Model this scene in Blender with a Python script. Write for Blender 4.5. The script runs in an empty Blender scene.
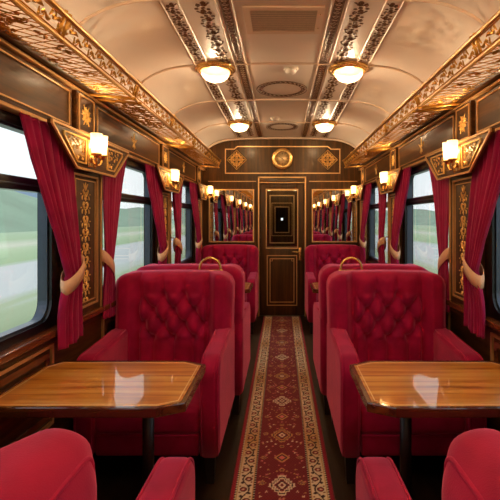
import bpy, math, random
import numpy as np
from mathutils import Vector, Matrix
PI = math.pi
random.seed(7)
SC = bpy.context.scene
COL = SC.collection

# ------------------------------------------------------------ camera, world, exposure
cam_d = bpy.data.cameras.new('camera'); cam = bpy.data.objects.new('camera', cam_d); COL.objects.link(cam)
cam.location = (0, 0, 1.5); cam.rotation_euler = (PI/2, 0, 0)
cam_d.sensor_width = 36; cam_d.lens = 440/500*36
cam_d.shift_x = -0.064; cam_d.shift_y = -0.062
cam_d.clip_start = 0.05; cam_d.clip_end = 2000
SC.camera = cam
SC.view_settings.view_transform = 'Standard'; SC.view_settings.look = 'None'
SC.view_settings.gamma = 1; SC.view_settings.use_curve_mapping = False
SC.view_settings.exposure = 0.0
W = bpy.data.worlds.new('sky'); SC.world = W; W.use_nodes = True
nt = W.node_tree; nt.nodes.clear()
wo = nt.nodes.new('ShaderNodeOutputWorld'); bg = nt.nodes.new('ShaderNodeBackground')
tc = nt.nodes.new('ShaderNodeTexCoord'); sp = nt.nodes.new('ShaderNodeSeparateXYZ')
rp = nt.nodes.new('ShaderNodeValToRGB'); nz = nt.nodes.new('ShaderNodeTexNoise'); mxs = nt.nodes.new('ShaderNodeMixRGB')
rp.color_ramp.elements[0].position = 0.0; rp.color_ramp.elements[0].color = (0.86, 0.90, 0.95, 1)
rp.color_ramp.elements[1].position = 0.55; rp.color_ramp.elements[1].color = (0.62, 0.76, 0.96, 1)
nz.inputs['Scale'].default_value = 3.0; nz.inputs['Detail'].default_value = 4
mxs.inputs['Color2'].default_value = (0.97, 0.97, 0.97, 1)
nt.links.new(tc.outputs['Generated'], sp.inputs[0]); nt.links.new(sp.outputs['Z'], rp.inputs['Fac'])
nt.links.new(tc.outputs['Generated'], nz.inputs['Vector'])
nt.links.new(rp.outputs['Color'], mxs.inputs['Color1']); nt.links.new(nz.outputs['Fac'], mxs.inputs['Fac'])
nt.links.new(mxs.outputs['Color'], bg.inputs['Color']); nt.links.new(bg.outputs[0], wo.inputs[0])
bg.inputs['Strength'].default_value = 1.45
CEIL_LAMP = 28.0      # watts of the bulb in each ceiling bowl
SCONCE = 5.5          # watts of the bulb in each sconce shade

# ------------------------------------------------------------ materials
def srgb(r, g, b):
    f = lambda c: (c/255/12.92) if c/255 <= 0.04045 else ((c/255+0.055)/1.055)**2.4
    return (f(r), f(g), f(b), 1)
def new_mat(name):
    m = bpy.data.materials.new(name); m.use_nodes = True
    return m, m.node_tree, m.node_tree.nodes['Principled BSDF']
def plain(name, col, rough=0.5, metal=0.0, coat=0.0, bump=0.0, bscale=40, var=0.12):
    m, t, p = new_mat(name)
    tcn = t.nodes.new('ShaderNodeTexCoord'); n = t.nodes.new('ShaderNodeTexNoise')
    n.inputs['Scale'].default_value = bscale; n.inputs['Detail'].default_value = 3
    t.links.new(tcn.outputs['Object'], n.inputs['Vector'])
    r = t.nodes.new('ShaderNodeValToRGB')
    r.color_ramp.elements[0].color = tuple(c*(1-var) for c in col[:3])+(1,)
    r.color_ramp.elements[1].color = tuple(min(1, c*(1+var)) for c in col[:3])+(1,)
    t.links.new(n.outputs['Fac'], r.inputs['Fac']); t.links.new(r.outputs['Color'], p.inputs['Base Color'])
    p.inputs['Roughness'].default_value = rough; p.inputs['Metallic'].default_value = metal
    p.inputs['Coat Weight'].default_value = coat; p.inputs['Coat Roughness'].default_value = 0.08
    if bump:
        b = t.nodes.new('ShaderNodeBump'); b.inputs['Strength'].default_value = bump; b.inputs['Distance'].default_value = 0.01
        t.links.new(n.outputs['Fac'], b.inputs['Height']); t.links.new(b.outputs[0], p.inputs['Normal'])
    return m
def wood(name, c1, c2, c3, axis, scale=1.0, rough=0.3, coat=0.4, coatr=0.08):
    """grain runs along axis"""
    m, t, p = new_mat(name)
    tcn = t.nodes.new('ShaderNodeTexCoord'); mp = t.nodes.new('ShaderNodeMapping')
    s = [14*scale]*3; s['XYZ'.index(axis)] = 0.9*scale
    mp.inputs['Scale'].default_value = s
    n = t.nodes.new('ShaderNodeTexNoise'); n.inputs['Scale'].default_value = 1.6; n.inputs['Detail'].default_value = 6
    n.inputs['Roughness'].default_value = 0.6; n.inputs['Distortion'].default_value = 0.6
    n2 = t.nodes.new('ShaderNodeTexNoise'); n2.inputs['Scale'].default_value = 7; n2.inputs['Detail'].default_value = 4
    r = t.nodes.new('ShaderNodeValToRGB'); r.color_ramp.elements[0].position = 0.3; r.color_ramp.elements[1].position = 0.72
    r.color_ramp.elements[0].color = c1; r.color_ramp.elements[1].color = c3
    e = r.color_ramp.elements.new(0.5); e.color = c2
    mx = t.nodes.new('ShaderNodeMixRGB'); mx.blend_type = 'MULTIPLY'; mx.inputs['Fac'].default_value = 0.35
    t.links.new(tcn.outputs['Object'], mp.inputs['Vector']); t.links.new(mp.outputs[0], n.inputs['Vector'])
    t.links.new(mp.outputs[0], n2.inputs['Vector']); t.links.new(n.outputs['Fac'], r.inputs['Fac'])
    t.links.new(r.outputs['Color'], mx.inputs['Color1']); t.links.new(n2.outputs['Fac'], mx.inputs['Color2'])
    t.links.new(mx.outputs['Color'], p.inputs['Base Color'])
    p.inputs['Roughness'].default_value = rough; p.inputs['Coat Weight'].default_value = coat
    p.inputs['Coat Roughness'].default_value = coatr; p.inputs['Coat IOR'].default_value = 1.9 if coat > 0.8 else 1.5
    p.inputs['Specular IOR Level'].default_value = 0.4
    if coat < 0.8: p.inputs['Specular Tint'].default_value = (1.0, 0.72, 0.42, 1)
    return m
def velvet(name, col, sheen):
    m, t, p = new_mat(name)
    tcn = t.nodes.new('ShaderNodeTexCoord')
    n = t.nodes.new('ShaderNodeTexNoise'); n.inputs['Scale'].default_value = 9; n.inputs['Detail'].default_value = 5
    n2 = t.nodes.new('ShaderNodeTexNoise'); n2.inputs['Scale'].default_value = 350; n2.inputs['Detail'].default_value = 2
    r = t.nodes.new('ShaderNodeValToRGB'); r.color_ramp.elements[0].position = 0.3; r.color_ramp.elements[1].position = 0.7
    r.color_ramp.elements[0].color = tuple(c*0.78 for c in col[:3])+(1,)
    r.color_ramp.elements[1].color = tuple(c*1.2 for c in col[:3])+(1,)
    b = t.nodes.new('ShaderNodeBump'); b.inputs['Strength'].default_value = 0.25; b.inputs['Distance'].default_value = 0.002
    t.links.new(tcn.outputs['Object'], n.inputs['Vector']); t.links.new(tcn.outputs['Object'], n2.inputs['Vector'])
    t.links.new(n.outputs['Fac'], r.inputs['Fac']); t.links.new(r.outputs['Color'], p.inputs['Base Color'])
    t.links.new(n2.outputs['Fac'], b.inputs['Height']); t.links.new(b.outputs[0], p.inputs['Normal'])
    p.inputs['Roughness'].default_value = 0.75
    p.inputs['Sheen Weight'].default_value = sheen; p.inputs['Sheen Roughness'].default_value = 0.4
    p.inputs['Sheen Tint'].default_value = (1.0, 0.24, 0.42, 1)
    p.inputs['Specular IOR Level'].default_value = 0.2
    return m
def emitter(name, col, s, base=(0.9, 0.85, 0.75, 1)):
    m, t, p = new_mat(name)
    p.inputs['Base Color'].default_value = base; p.inputs['Roughness'].default_value = 0.4
    p.inputs['Emission Color'].default_value = col; p.inputs['Emission Strength'].default_value = s
    return m
def glass_mat(name):
    m = bpy.data.materials.new(name); m.use_nodes = True; t = m.node_tree; t.nodes.clear()
    o = t.nodes.new('ShaderNodeOutputMaterial'); tr = t.nodes.new('ShaderNodeBsdfTransparent'); g = t.nodes.new('ShaderNodeBsdfGlossy')
    g.inputs['Roughness'].default_value = 0.01; g.inputs['Color'].default_value = (1, 1, 1, 1)
    tr.inputs['Color'].default_value = (0.95, 0.98, 0.97, 1)
    lw = t.nodes.new('ShaderNodeLayerWeight'); lw.inputs['Blend'].default_value = 0.5
    pw = t.nodes.new('ShaderNodeMath'); pw.operation = 'POWER'; pw.inputs[1].default_value = 5.0
    f = t.nodes.new('ShaderNodeMath'); f.operation = 'MULTIPLY_ADD'; f.inputs[1].default_value = 0.9; f.inputs[2].default_value = 0.035
    t.links.new(lw.outputs['Facing'], pw.inputs[0]); t.links.new(pw.outputs[0], f.inputs[0])
    mx = t.nodes.new('ShaderNodeMixShader')
    t.links.new(f.outputs[0], mx.inputs['Fac']); t.links.new(tr.outputs[0], mx.inputs[1]); t.links.new(g.outputs[0], mx.inputs[2])
    t.links.new(mx.outputs[0], o.inputs[0])
    return m
WOODV = wood('dark_walnut_upright', srgb(38, 20, 8), srgb(66, 37, 14), srgb(98, 57, 23), 'Z', 1.0, 0.42, 0.1, 0.2)
PANELW = wood('bronze_brown_panel', srgb(58, 34, 17), srgb(84, 52, 27), srgb(110, 72, 40), 'Z', 1.0, 0.4, 0.15, 0.15)
WOODH = wood('dark_walnut_lengthwise', srgb(42, 22, 8), srgb(78, 44, 16), srgb(122, 74, 30), 'Y', 1.0, 0.42, 0.1, 0.2)
WOODX = wood('dark_walnut_crosswise', srgb(40, 23, 11), srgb(66, 40, 19), srgb(96, 60, 30), 'X', 1.0, 0.28, 0.4, 0.12)
SILLW = wood('red_brown_sill_wood', srgb(80, 38, 18), srgb(120, 62, 30), srgb(150, 88, 46), 'Y', 1.0, 0.25, 0.5)
TABLEW = wood('amber_lacquered_wood', srgb(156, 78, 18), srgb(232, 148, 50), srgb(253, 196, 104), 'X', 0.9, 0.3, 1.0, 0.03)
EDGEW = wood('table_edge_wood', srgb(70, 32, 12), srgb(104, 54, 22), srgb(130, 74, 32), 'X', 1.0, 0.22, 0.9, 0.05)
FLOORW = wood('dark_floorboards', srgb(26, 17, 12), srgb(40, 28, 19), srgb(56, 40, 28), 'Y', 0.8, 0.45, 0.1)
GOLD = plain('polished_brass', srgb(226, 180, 108), 0.26, 0.85)
GOLDLEAF = plain('gold_leaf_inlay', srgb(236, 190, 112), 0.42, 0.5, 0, 0.2, 90)
TRIMG = plain('gilded_moulding', srgb(224, 174, 112), 0.36, 0.55, 0, 0, 30)
RACKG = plain('rack_brass', srgb(214, 158, 72), 0.34, 0.7, 0, 0.1, 60)
CEILM = plain('cream_ceiling_paint', srgb(234, 220, 208), 0.42, 0, 0.12, 0, 3, 0.03)
CEILT = plain('cream_ceiling_moulding', srgb(226, 200, 176), 0.45, 0, 0.05, 0, 3, 0.03)
BRONZE = plain('bronze_paint', srgb(104, 68, 34), 0.45, 0.3)
VELV = velvet('crimson_velvet', srgb(162, 6, 62), 0.8)
VELVP = velvet('crimson_piping', srgb(172, 12, 66), 0.6)
CURT = velvet('burgundy_curtain', srgb(148, 14, 66), 0.6)
TIE = plain('peach_satin', srgb(226, 176, 136), 0.4, 0, 0.1)
BLACKM = plain('black_frame_metal', srgb(24, 24, 28), 0.28, 0.5, 0.3)
GREYM = plain('blue_grey_seal', srgb(72, 82, 98), 0.3, 0.5)
LEGM = plain('dark_leg_wood', srgb(26, 15, 11), 0.4)
MIRROR = plain('mirror_silver', (0.86, 0.84, 0.80, 1), 0.012, 1.0, 0, 0, 3, 0.0)
GLASS = glass_mat('clear_glass')
def shade_mat(name, es, fac):
    m, t, p = new_mat(name); o = t.nodes['Material Output']
    p.inputs['Base Color'].default_value = (0.9, 0.82, 0.66, 1); p.inputs['Roughness'].default_value = 0.4
    p.inputs['Emission Color'].default_value = (1.0, 0.66, 0.30, 1); p.inputs['Emission Strength'].default_value = es
    tr = t.nodes.new('ShaderNodeBsdfTransparent'); tr.inputs[0].default_value = (1, 0.93, 0.8, 1)
    mx = t.nodes.new('ShaderNodeMixShader'); mx.inputs[0].default_value = fac
    t.links.new(tr.outputs[0], mx.inputs[1]); t.links.new(p.outputs[0], mx.inputs[2]); t.links.new(mx.outputs[0], o.inputs[0])
    return m
SHADE = shade_mat('lit_frosted_shade', 1.6, 0.62)
BOWL = shade_mat('lit_frosted_bowl', 1.7, 0.58)
WHITEP = plain('white_plastic', srgb(225, 214, 200), 0.4)
VENTM = plain('vent_metal', srgb(206, 192, 170), 0.4, 0.1)
DIAL = plain('pale_gold_dial', srgb(222, 190, 136), 0.35, 0.5)
INK = plain('black_ink', srgb(20, 15, 12), 0.5)

# ------------------------------------------------------------ mesh builder
class MB:
    def __init__(s): s.v = []; s.f = []; s.s = []
    def add(s, vs, fs, smooth=True):
        o = len(s.v); s.v += [tuple(v) for v in vs]
        for i, f in enumerate(fs):
            s.f.append(tuple(o+k for k in f)); s.s.append(smooth if isinstance(smooth, bool) else smooth[i])
    def box(s, x0, x1, y0, y1, z0, z1):
        v = [(x, y, z) for x in (x0, x1) for y in (y0, y1) for z in (z0, z1)]
        s.add(v, [(0, 1, 3, 2), (4, 6, 7, 5), (0, 4, 5, 1), (2, 3, 7, 6), (0, 2, 6, 4), (1, 5, 7, 3)], False)
    def bbox(s, x0, x1, y0, y1, z0, z1, b=0.004):
        """box with chamfered edges"""
        c = Vector(((x0+x1)/2, (y0+y1)/2, (z0+z1)/2)); h = Vector(((x1-x0)/2, (y1-y0)/2, (z1-z0)/2))
        b = min(b, min(h)*0.9)
        v, f, sm = rbox_data(h*2, b, (1, 1, 1), 2)
        s.add([Vector(p)+c for p in v], f, True)
    def tube(s, pts, r, n=8, closed=False, cap=True):
        pts = [Vector(p) for p in pts]; N = len(pts)
        R = r if isinstance(r, (list, tuple)) else [r]*N
        T = []
        for i in range(N):
            a = pts[(i-1) % N] if (closed or i) else pts[0]; b = pts[(i+1) % N] if (closed or i < N-1) else pts[-1]
            d = b-a; T.append(d.normalized() if d.length > 1e-9 else Vector((0, 0, 1)))
        up = Vector((0, 0, 1)) if abs(T[0].z) < 0.9 else Vector((1, 0, 0))
        nrm = (up - T[0]*up.dot(T[0])).normalized(); vs = []
        for i in range(N):
            nrm = nrm - T[i]*nrm.dot(T[i])
            nrm = nrm.normalized() if nrm.length > 1e-6 else T[i].orthogonal().normalized()
            bn = T[i].cross(nrm)
            for k in range(n):
                a = 2*PI*k/n; vs.append(pts[i]+(nrm*math.cos(a)+bn*math.sin(a))*R[i])
        fs = []
        for i in range(N if closed else N-1):
            j = (i+1) % N
            for k in range(n):
                l = (k+1) % n; fs.append((i*n+k, i*n+l, j*n+l, j*n+k))
        sm = [True]*len(fs)
        if cap and not closed:
            fs.append(tuple(reversed(range(n)))); fs.append(tuple((N-1)*n+k for k in range(n))); sm += [False, False]
        s.add(vs, fs, sm if n > 4 else False)
    def lathe(s, prof, c=(0, 0, 0), n=24, axis='Z'):
        vs = []; m = len(prof)
        for k in range(n):
            a = 2*PI*k/n
            for r, z in prof:
                p = (r*math.cos(a), r*math.sin(a), z)
                if axis == 'Y': p = (p[0], p[2], p[1])
                if axis == 'X': p = (p[2], p[0], p[1])
                vs.append((p[0]+c[0], p[1]+c[1], p[2]+c[2]))
        fs = []
        for k in range(n):
            l = (k+1) % n
            for i in range(m-1): fs.append((k*m+i, l*m+i, l*m+i+1, k*m+i+1))
        s.add(vs, fs, True)
    def prism(s, outline, T, c0, c1, smooth_side=False):
        """outline of (a,b), T(a,b,c)->xyz, extruded from c0 to c1"""
        n = len(outline)
        vs = [T(a, b, c0) for a, b in outline]+[T(a, b, c1) for a, b in outline]
        fs = [tuple(range(n)), tuple(reversed(range(n, 2*n)))]
        sm = [False, False]
        for i in range(n): fs.append((i, (i+1) % n, n+(i+1) % n, n+i)); sm.append(smooth_side)
        s.add(vs, fs, sm)
    def ring(s, outer, inner, T, c0, c1):
        n = len(outer)
        vs = [T(a, b, c) for c in (c0, c1) for L in (outer, inner) for a, b in L]
        fs = []
        for i in range(n):
            j = (i+1) % n
            fs += [(i, j, n+j, n+i), (2*n+i, 3*n+i, 3*n+j, 2*n+j), (i, 2*n+i, 2*n+j, j), (n+i, n+j, 3*n+j, 3*n+i)]
        s.add(vs, fs, False)
    def ribbon(s, pts, wd, T, th=0.004, c=0.0):
        """diamond section ribbon lying in the a,b plane"""
        N = len(pts); vs = []
        for i in range(N):
            a = pts[max(i-1, 0)]; b = pts[min(i+1, N-1)]
            dx, dy = b[0]-a[0], b[1]-a[1]; L = math.hypot(dx, dy) or 1
            nx, ny = -dy/L, dx/L; w = wd[i] if isinstance(wd, (list, tuple)) else wd
            p = pts[i]
            vs += [T(p[0]+nx*w, p[1]+ny*w, c), T(p[0], p[1], c+th), T(p[0]-nx*w, p[1]-ny*w, c), T(p[0], p[1], c-th*0.3)]
        fs = []
        for i in range(N-1):
            for k in range(4):
                l = (k+1) % 4; fs.append((i*4+k, i*4+l, i*4+4+l, i*4+4+k))
        fs += [(3, 2, 1, 0), tuple(N*4-4+k for k in range(4))]
        s.add(vs, fs, False)
    def build(s, name, mat, parent=None, fix=True):
        me = bpy.data.meshes.new(name); me.from_pydata(s.v, [], s.f)
        me.polygons.foreach_set('use_smooth', s.s); me.materials.append(mat)
        if fix:
            import bmesh
            b = bmesh.new(); b.from_mesh(me); bmesh.ops.recalc_face_normals(b, faces=b.faces); b.to_mesh(me); b.free()
        o = bpy.data.objects.new(name, me); COL.objects.link(o)
        if parent: o.parent = parent
        return o
_rb = {}
def rbox_data(size, r, seg, rs=3, disp=None):
    """rounded box; seg = cells across the flat part on each axis, rs = cells in the rounding"""
    size = Vector(size); h = size/2; ax = []
    for i in range(3):
        rr = min(r, h[i]*0.999)
        a = [-h[i]+rr*(1-math.cos(PI/2*k/rs)) if False else -h[i]+rr*k/rs for k in range(rs)]
        b = [-h[i]+rr+(size[i]-2*rr)*k/seg[i] for k in range(seg[i]+1)]
        c = [h[i]-rr+rr*(k+1)/rs for k in range(rs)]
        ax.append(a+b+c)
    idx = {}; vs = []; fs = []
    def V(i, j, k):
        key = (i, j, k)
        if key not in idx:
            p = Vector((ax[0][i], ax[1][j], ax[2][k])); inner = Vector([max(-h[q]+min(r, h[q]*0.999), min(h[q]-min(r, h[q]*0.999), p[q])) for q in range(3)])
            d = p-inner; L = d.length
            if L > 1e-9: p = inner+d*(max(abs(d.x), abs(d.y), abs(d.z))/L)
            idx[key] = len(vs); vs.append(p)
        return idx[key]
    n = [len(a) for a in ax]
    for (a, b, c) in ((0, 1, 2), (1, 2, 0), (2, 0, 1)):
        for side in (0, n[c]-1):
            for i in range(n[a]-1):
                for j in range(n[b]-1):
                    q = []
                    for di, dj in ((0, 0), (1, 0), (1, 1), (0, 1)):
                        k = [0, 0, 0]; k[a] = i+di; k[b] = j+dj; k[c] = side; q.append(V(*k))
                    fs.append(tuple(q) if side else tuple(reversed(q)))
    if disp: vs = [disp(p) for p in vs]
    return vs, fs, None
def rbox(c, size, r, seg=(4, 4, 4), rs=3, disp=None):
    m = MB(); v, f, _ = rbox_data(size, r, seg, rs, disp); c = Vector(c); m.add([Vector(p)+c for p in v], f, True); return m
def rrect(a0, a1, b0, b1, r, n=6):
    o = []
    for (ca, cb, s) in ((a1-r, b1-r, 0), (a0+r, b1-r, 1), (a0+r, b0+r, 2), (a1-r, b0+r, 3)):
        for k in range(n+1):
            t = PI/2*(s+k/n); o.append((ca+r*math.cos(t), cb+r*math.sin(t)))
    return o
def inset(o, d):
    """move a closed outline inward by d"""
    n = len(o); A = sum(o[i][0]*o[(i+1) % n][1]-o[(i+1) % n][0]*o[i][1] for i in range(n)); sg = 1 if A > 0 else -1
    out = []
    for i in range(n):
        p, q, r = o[i-1], o[i], o[(i+1) % n]
        e1 = Vector((q[0]-p[0], q[1]-p[1])); e2 = Vector((r[0]-q[0], r[1]-q[1]))
        e1 = e1.normalized() if e1.length > 1e-9 else e2.normalized(); e2 = e2.normalized() if e2.length > 1e-9 else e1
        n1 = Vector((-e1.y, e1.x))*sg; n2 = Vector((-e2.y, e2.x))*sg
        b = n1+n2; b = b.normalized() if b.length > 1e-6 else n1
        k = d/max(0.35, b.dot(n1)); out.append((q[0]+b.x*k, q[1]+b.y*k))
    return out
def pillow(m, outline, T, c0, c1, r, n=4):
    """outline extruded between c0 and c1 with its rims rounded by r"""
    L = []
    for k in range(n+1):
        t = PI/2*k/n; L.append((inset(outline, r*(1-math.sin(t))), c0+r*(1-math.cos(t))))
    for k in range(n+1):
        t = PI/2*(1-k/n); L.append((inset(outline, r*(1-math.sin(t))), c1-r*(1-math.cos(t))))
    N = len(outline); vs = [T(a, b, c) for o, c in L for a, b in o]; fs = []; sm = []
    for i in range(len(L)-1):
        for k in range(N):
            l = (k+1) % N; fs.append((i*N+k, i*N+l, (i+1)*N+l, (i+1)*N+k)); sm.append(True)
    fs.append(tuple(range(N))); fs.append(tuple(reversed(range((len(L)-1)*N, len(L)*N)))); sm += [False, False]
    m.add(vs, fs, sm)

# ------------------------------------------------------------ ornament strokes
def curl(p, ang, L, k0, k1, n=14):
    x, y = p; pts = [(x, y)]; ds = L/n; h = ang
    for i in range(n):
        x += ds*math.cos(h); y += ds*math.sin(h); pts.append((x, y)); h += (k0+(k1-k0)*(i+1)/n)*ds
    return pts
def taper(n, w0, w1=None, mode='leaf'):
    if mode == 'leaf': return [w0*(0.15+0.85*math.sin(PI*i/(n-1))) for i in range(n)]
    return [w0+((w1 or w0)-w0)*i/(n-1) for i in range(n)]
def scroll(m, T, p, ang, size, d, w, th=0.004, n=14):
    """a C-scroll: about 'size' wide, d = turning side, ends in a bud"""
    k = 1/size
    c = curl(p, ang, size*4.2, d*0.5*k, d*4.6*k, n)
    m.ribbon(c, taper(len(c), w, w*0.8, 'lin'), T, th)
    e = c[-1]; blob(m, T, e, w*1.7, th)
def blob(m, T, p, r, th=0.004, n=6, e=1.0):
    vs = [T(p[0], p[1], th*1.3)]+[T(p[0]+r*math.cos(2*PI*k/n), p[1]+r*e*math.sin(2*PI*k/n), 0) for k in range(n)]
    vs.append(T(p[0], p[1], -th*0.3)); fs = []
    for k in range(n):
        l = (k+1) % n; fs += [(0, 1+k, 1+l), (n+1, 1+l, 1+k)]
    m.add(vs, fs, False)
def leaf(m, T, p, ang, L, w, bend=0.0, th=0.004):
    c = curl(p, ang, L, bend/L, bend/L, 6); m.ribbon(c, taper(len(c), w), T, th)
def loop(m, T, p, r, w, th=0.004, n=12, e=1.0):
    m.ribbon([(p[0]+r*math.cos(2*PI*k/n), p[1]+r*e*math.sin(2*PI*k/n)) for k in range(n+1)], w, T, th)

# ------------------------------------------------------------ object helpers
def empty(name, loc=(0, 0, 0), rz=0.0):
    o = bpy.data.objects.new(name, None); COL.objects.link(o); o.location = loc; o.rotation_euler = (0, 0, rz)
    o.empty_display_size = 0.1; return o
def tag(o, label=None, cat=None, group=None, kind=None):
    if label: o['label'] = label
    if cat: o['category'] = cat
    if group: o['group'] = group
    if kind: o['kind'] = kind
    return o
def kids(o): return [c for c in ALLK.get(o.name, [])]
ALLK = {}
def copy_tree(o, parent=None, depth=0):
    c = o.copy(); COL.objects.link(c); c.parent = parent
    for ch in [x for x in list(COL.objects) if x.parent == o]: copy_tree(ch, c, depth+1)
    return c
CHS = {2: (1, 1, 0.995), 3: (1, 1, 0.995), 6: (0.99, 1.2, 0.978), 7: (0.99, 1.2, 0.978)}
def place(proto, used, loc, rz, label, group, scale=None):
    o = proto if not used[0] else copy_tree(proto)
    used[0] = True; o.location = loc; o.rotation_euler = (0, 0, rz); o['label'] = label; o['group'] = group
    if scale: o.scale = scale
    return o
def struct(o): o['kind'] = 'structure'; return o
_tn = [0]
def trim(m, mat):
    _tn[0] += 1; return struct(m.build('trim_%d' % _tn[0], mat))
TYZ = lambda a, b, c: (c, a, b)      # a along y, b up, c out of a left wall (local +x)

# ================================================================ STRUCTURE
YB, YE, HW = -6.0, 6.8, 1.22
m = MB(); m.box(-1.35, 1.35, YB-0.1, YE+0.1, -0.08, 0); struct(m.build('floor', FLOORW))
PLL, PRR = [-4.55, -2.75, -0.95, 0.85, 2.65, 4.45, 6.25], [-4.33, -2.53, -0.73, 1.07, 2.87, 4.67, 6.42]
WINL = [1.75+1.8*k for k in (-3, -2, -1, 0, 1, 2)]; WINR = [w+0.22 for w in WINL]
ZW0, ZW1, HWW = 0.93, 1.98, 0.62
def side_wall(name, sg, wins):
    m = MB(); x0, x1 = sorted((sg*HW, sg*(HW+0.09)))
    m.box(x0, x1, YB, YE, 0, ZW0); m.box(x0, x1, YB, YE, ZW1, 2.72)
    e = [YB]
    for w in wins: e += [w-HWW, w+HWW]
    e.append(YE)
    for i in range(0, len(e), 2): m.box(x0, x1, e[i], e[i+1], ZW0, ZW1)
    struct(m.build(name, WOODH))
side_wall('wall_left', -1, WINL); side_wall('wall_right', 1, WINR)
# ceiling vault
def ceil_z(x):
    x = abs(x)
    if x < 0.72: return 2.77-0.02*(x/0.72)**2
    t = min(1, (x-0.72)/0.52); return 2.75-0.27*(1-math.sqrt(max(0, 1-(t*0.97)**2)))*1.3
CX = [-1.24+2.48*k/60 for k in range(61)]
m = MB(); vs = []; fs = []
for y in (YB-0.1, YE+0.1):
    for x in CX: vs.append((x, y, ceil_z(x)))
for y in (YB-0.1, YE+0.1):
    for x in CX: vs.append((x, y, ceil_z(x)+0.06))
n = len(CX)
for i in range(n-1):
    fs += [(i, i+1, n+i+1, n+i), (2*n+i, 3*n+i, 3*n+i+1, 2*n+i+1)]
m.add(vs, fs, True); m.box(-1.35, -1.2, YB-0.1, YE+0.1, 2.66, 2.8); m.box(1.2, 1.35, YB-0.1, YE+0.1, 2.66, 2.8)
struct(m.build('ceiling', CEILM, None))
# cross and lengthwise ceiling mouldings
for k in range(-7, 5):
    y = 2.50+1.08*k
    if y < YB+0.2 or y > YE: continue
    m = MB(); m.tube([(x, y, ceil_z(x)-0.004) for x in CX[2:-2]], 0.011, 6); trim(m, CEILT)
for x in (0.29, 0.385, 0.60, 0.70):
    for sg in (-1, 1):
        m = MB(); m.tube([(sg*x, YB, ceil_z(x)-0.003), (sg*x, YE, ceil_z(x)-0.003)], 0.007, 6); trim(m, CEILT)
# painted filigree strips on the ceiling
def ceil_T(sg, xc): return lambda a, b, c: (sg*(xc+a), b, ceil_z(xc+a)-0.002-c)
def band_scroll(m, T, y0, y1, w, step, wd):
    y = y0; s = 1
    while y < y1-step*0.5:
        scroll(m, T, (-s*w*0.85, y), PI/2-s*0.5, w*0.72, -s, wd, 0.003, 11)
        scroll(m, T, (s*w*0.2, y+step*0.3), PI/2+s*0.9, w*0.5, s, wd*0.9, 0.003, 9)
        leaf(m, T, (s*w*0.6, y+step*0.1), PI/2+s*0.4, step*0.45, wd*2.2, -s*1.0, 0.003)
        blob(m, T, (s*w*0.8, y+step*0.75), wd*2.0, 0.003); blob(m, T, (-s*w*0.55, y+step*0.85), wd*1.8, 0.003)
        leaf(m, T, (-s*w*0.2, y+step*0.55), PI/2-s*0.8, step*0.35, wd*2.0, s, 0.003)
        y += step; s = -s
def band_fret(m, T, y0, y1, w, step, wd):
    y = y0
    while y < y1:
        loop(m, T, (0, y+step*0.5), w*0.5, wd, 0.003, 8, 1.0)
        m.ribbon([(-w*0.7, y), (-w*0.7, y+step*0.8)], wd, T, 0.003); m.ribbon([(w*0.7, y), (w*0.7, y+step*0.8)], wd, T, 0.003)
        y += step
    for s in (-1, 1): m.ribbon([(s*w, y0), (s*w, y1)], wd*0.8, T, 0.003)
for sg in (-1, 1):
    y = 2.50-1.08*2
    while y < 6.7:
        e = min(y+1.08, 6.78)
        m = MB(); band_scroll(m, ceil_T(sg, 0.650), y+0.06, e-0.05, 0.041, 0.085, 0.0062); trim(m, BRONZE)
        m = MB(); band_scroll(m, ceil_T(sg, 0.47), y+0.06, e-0.05, 0.052, 0.10, 0.0074); trim(m, BRONZE)
        y += 1.08
    m = MB(); band_fret(m, ceil_T(sg, 0.337), 1.2, 6.75, 0.027, 0.05, 0.0042); trim(m, BRONZE)
# oval wreaths
for yc, r in ((4.30, 0.245), (6.05, 0.22), (0.6, 0.245)):
    m = MB(); T = lambda a, b, c: (a, yc+b, ceil_z(a)-0.003-c)
    for q in (0, 0.055): loop(m, T, (0, 0), r-q, 0.004, 0.003, 40, 1.05)
    for k in range(28):
        t = 2*PI*k/28; p = ((r-0.0275)*math.cos(t), (r-0.0275)*1.05*math.sin(t))
        leaf(m, T, p, t+PI/2+0.5, 0.04, 0.009, 1, 0.003); blob(m, T, p, 0.012, 0.003)
    trim(m, BRONZE)

# end wall with door opening
DX, DZ = 0.36, 2.13
m = MB(); m.box(-HW-0.09, -DX, YE, YE+0.08, 0, 2.85); m.box(DX, HW+0.09, YE, YE+0.08, 0, 2.85); m.box(-DX, DX, YE, YE+0.08, DZ, 2.85)
struct(m.build('wall_end', WOODV))
m = MB(); m.box(-HW-0.09, HW+0.09, YB-0.08, YB, 0, 2.85); struct(m.build('wall_back', WOODV))
TEND = lambda a, b, c: (a, YE-c, b)
def line_rect(m, T, a0, a1, b0, b1, w, th, c=0.0):
    o = [(a0, b0), (a1, b0), (a1, b1), (a0, b1)]
    m.ring(o, inset(o, w), T, c, c+th)
# gilded door surround
m = MB(); w = 0.022
for a0, a1, b0, b1 in ((-DX-w/2, -DX+w/2, 0, DZ+0.02), (DX-w/2, DX+w/2, 0, DZ+0.02), (-DX-w/2, DX+w/2, DZ, DZ+w), (-DX, DX, DZ-0.075, DZ-0.06)):
    m.bbox(a0, a1, YE-0.03, YE+0.005, b0, b1, 0.004)
trim(m, TRIMG)
m = MB(); m.bbox(-DX+0.01, DX-0.01, YE-0.015, YE+0.01, DZ-0.06, DZ, 0.003); trim(m, WOODX)
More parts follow.
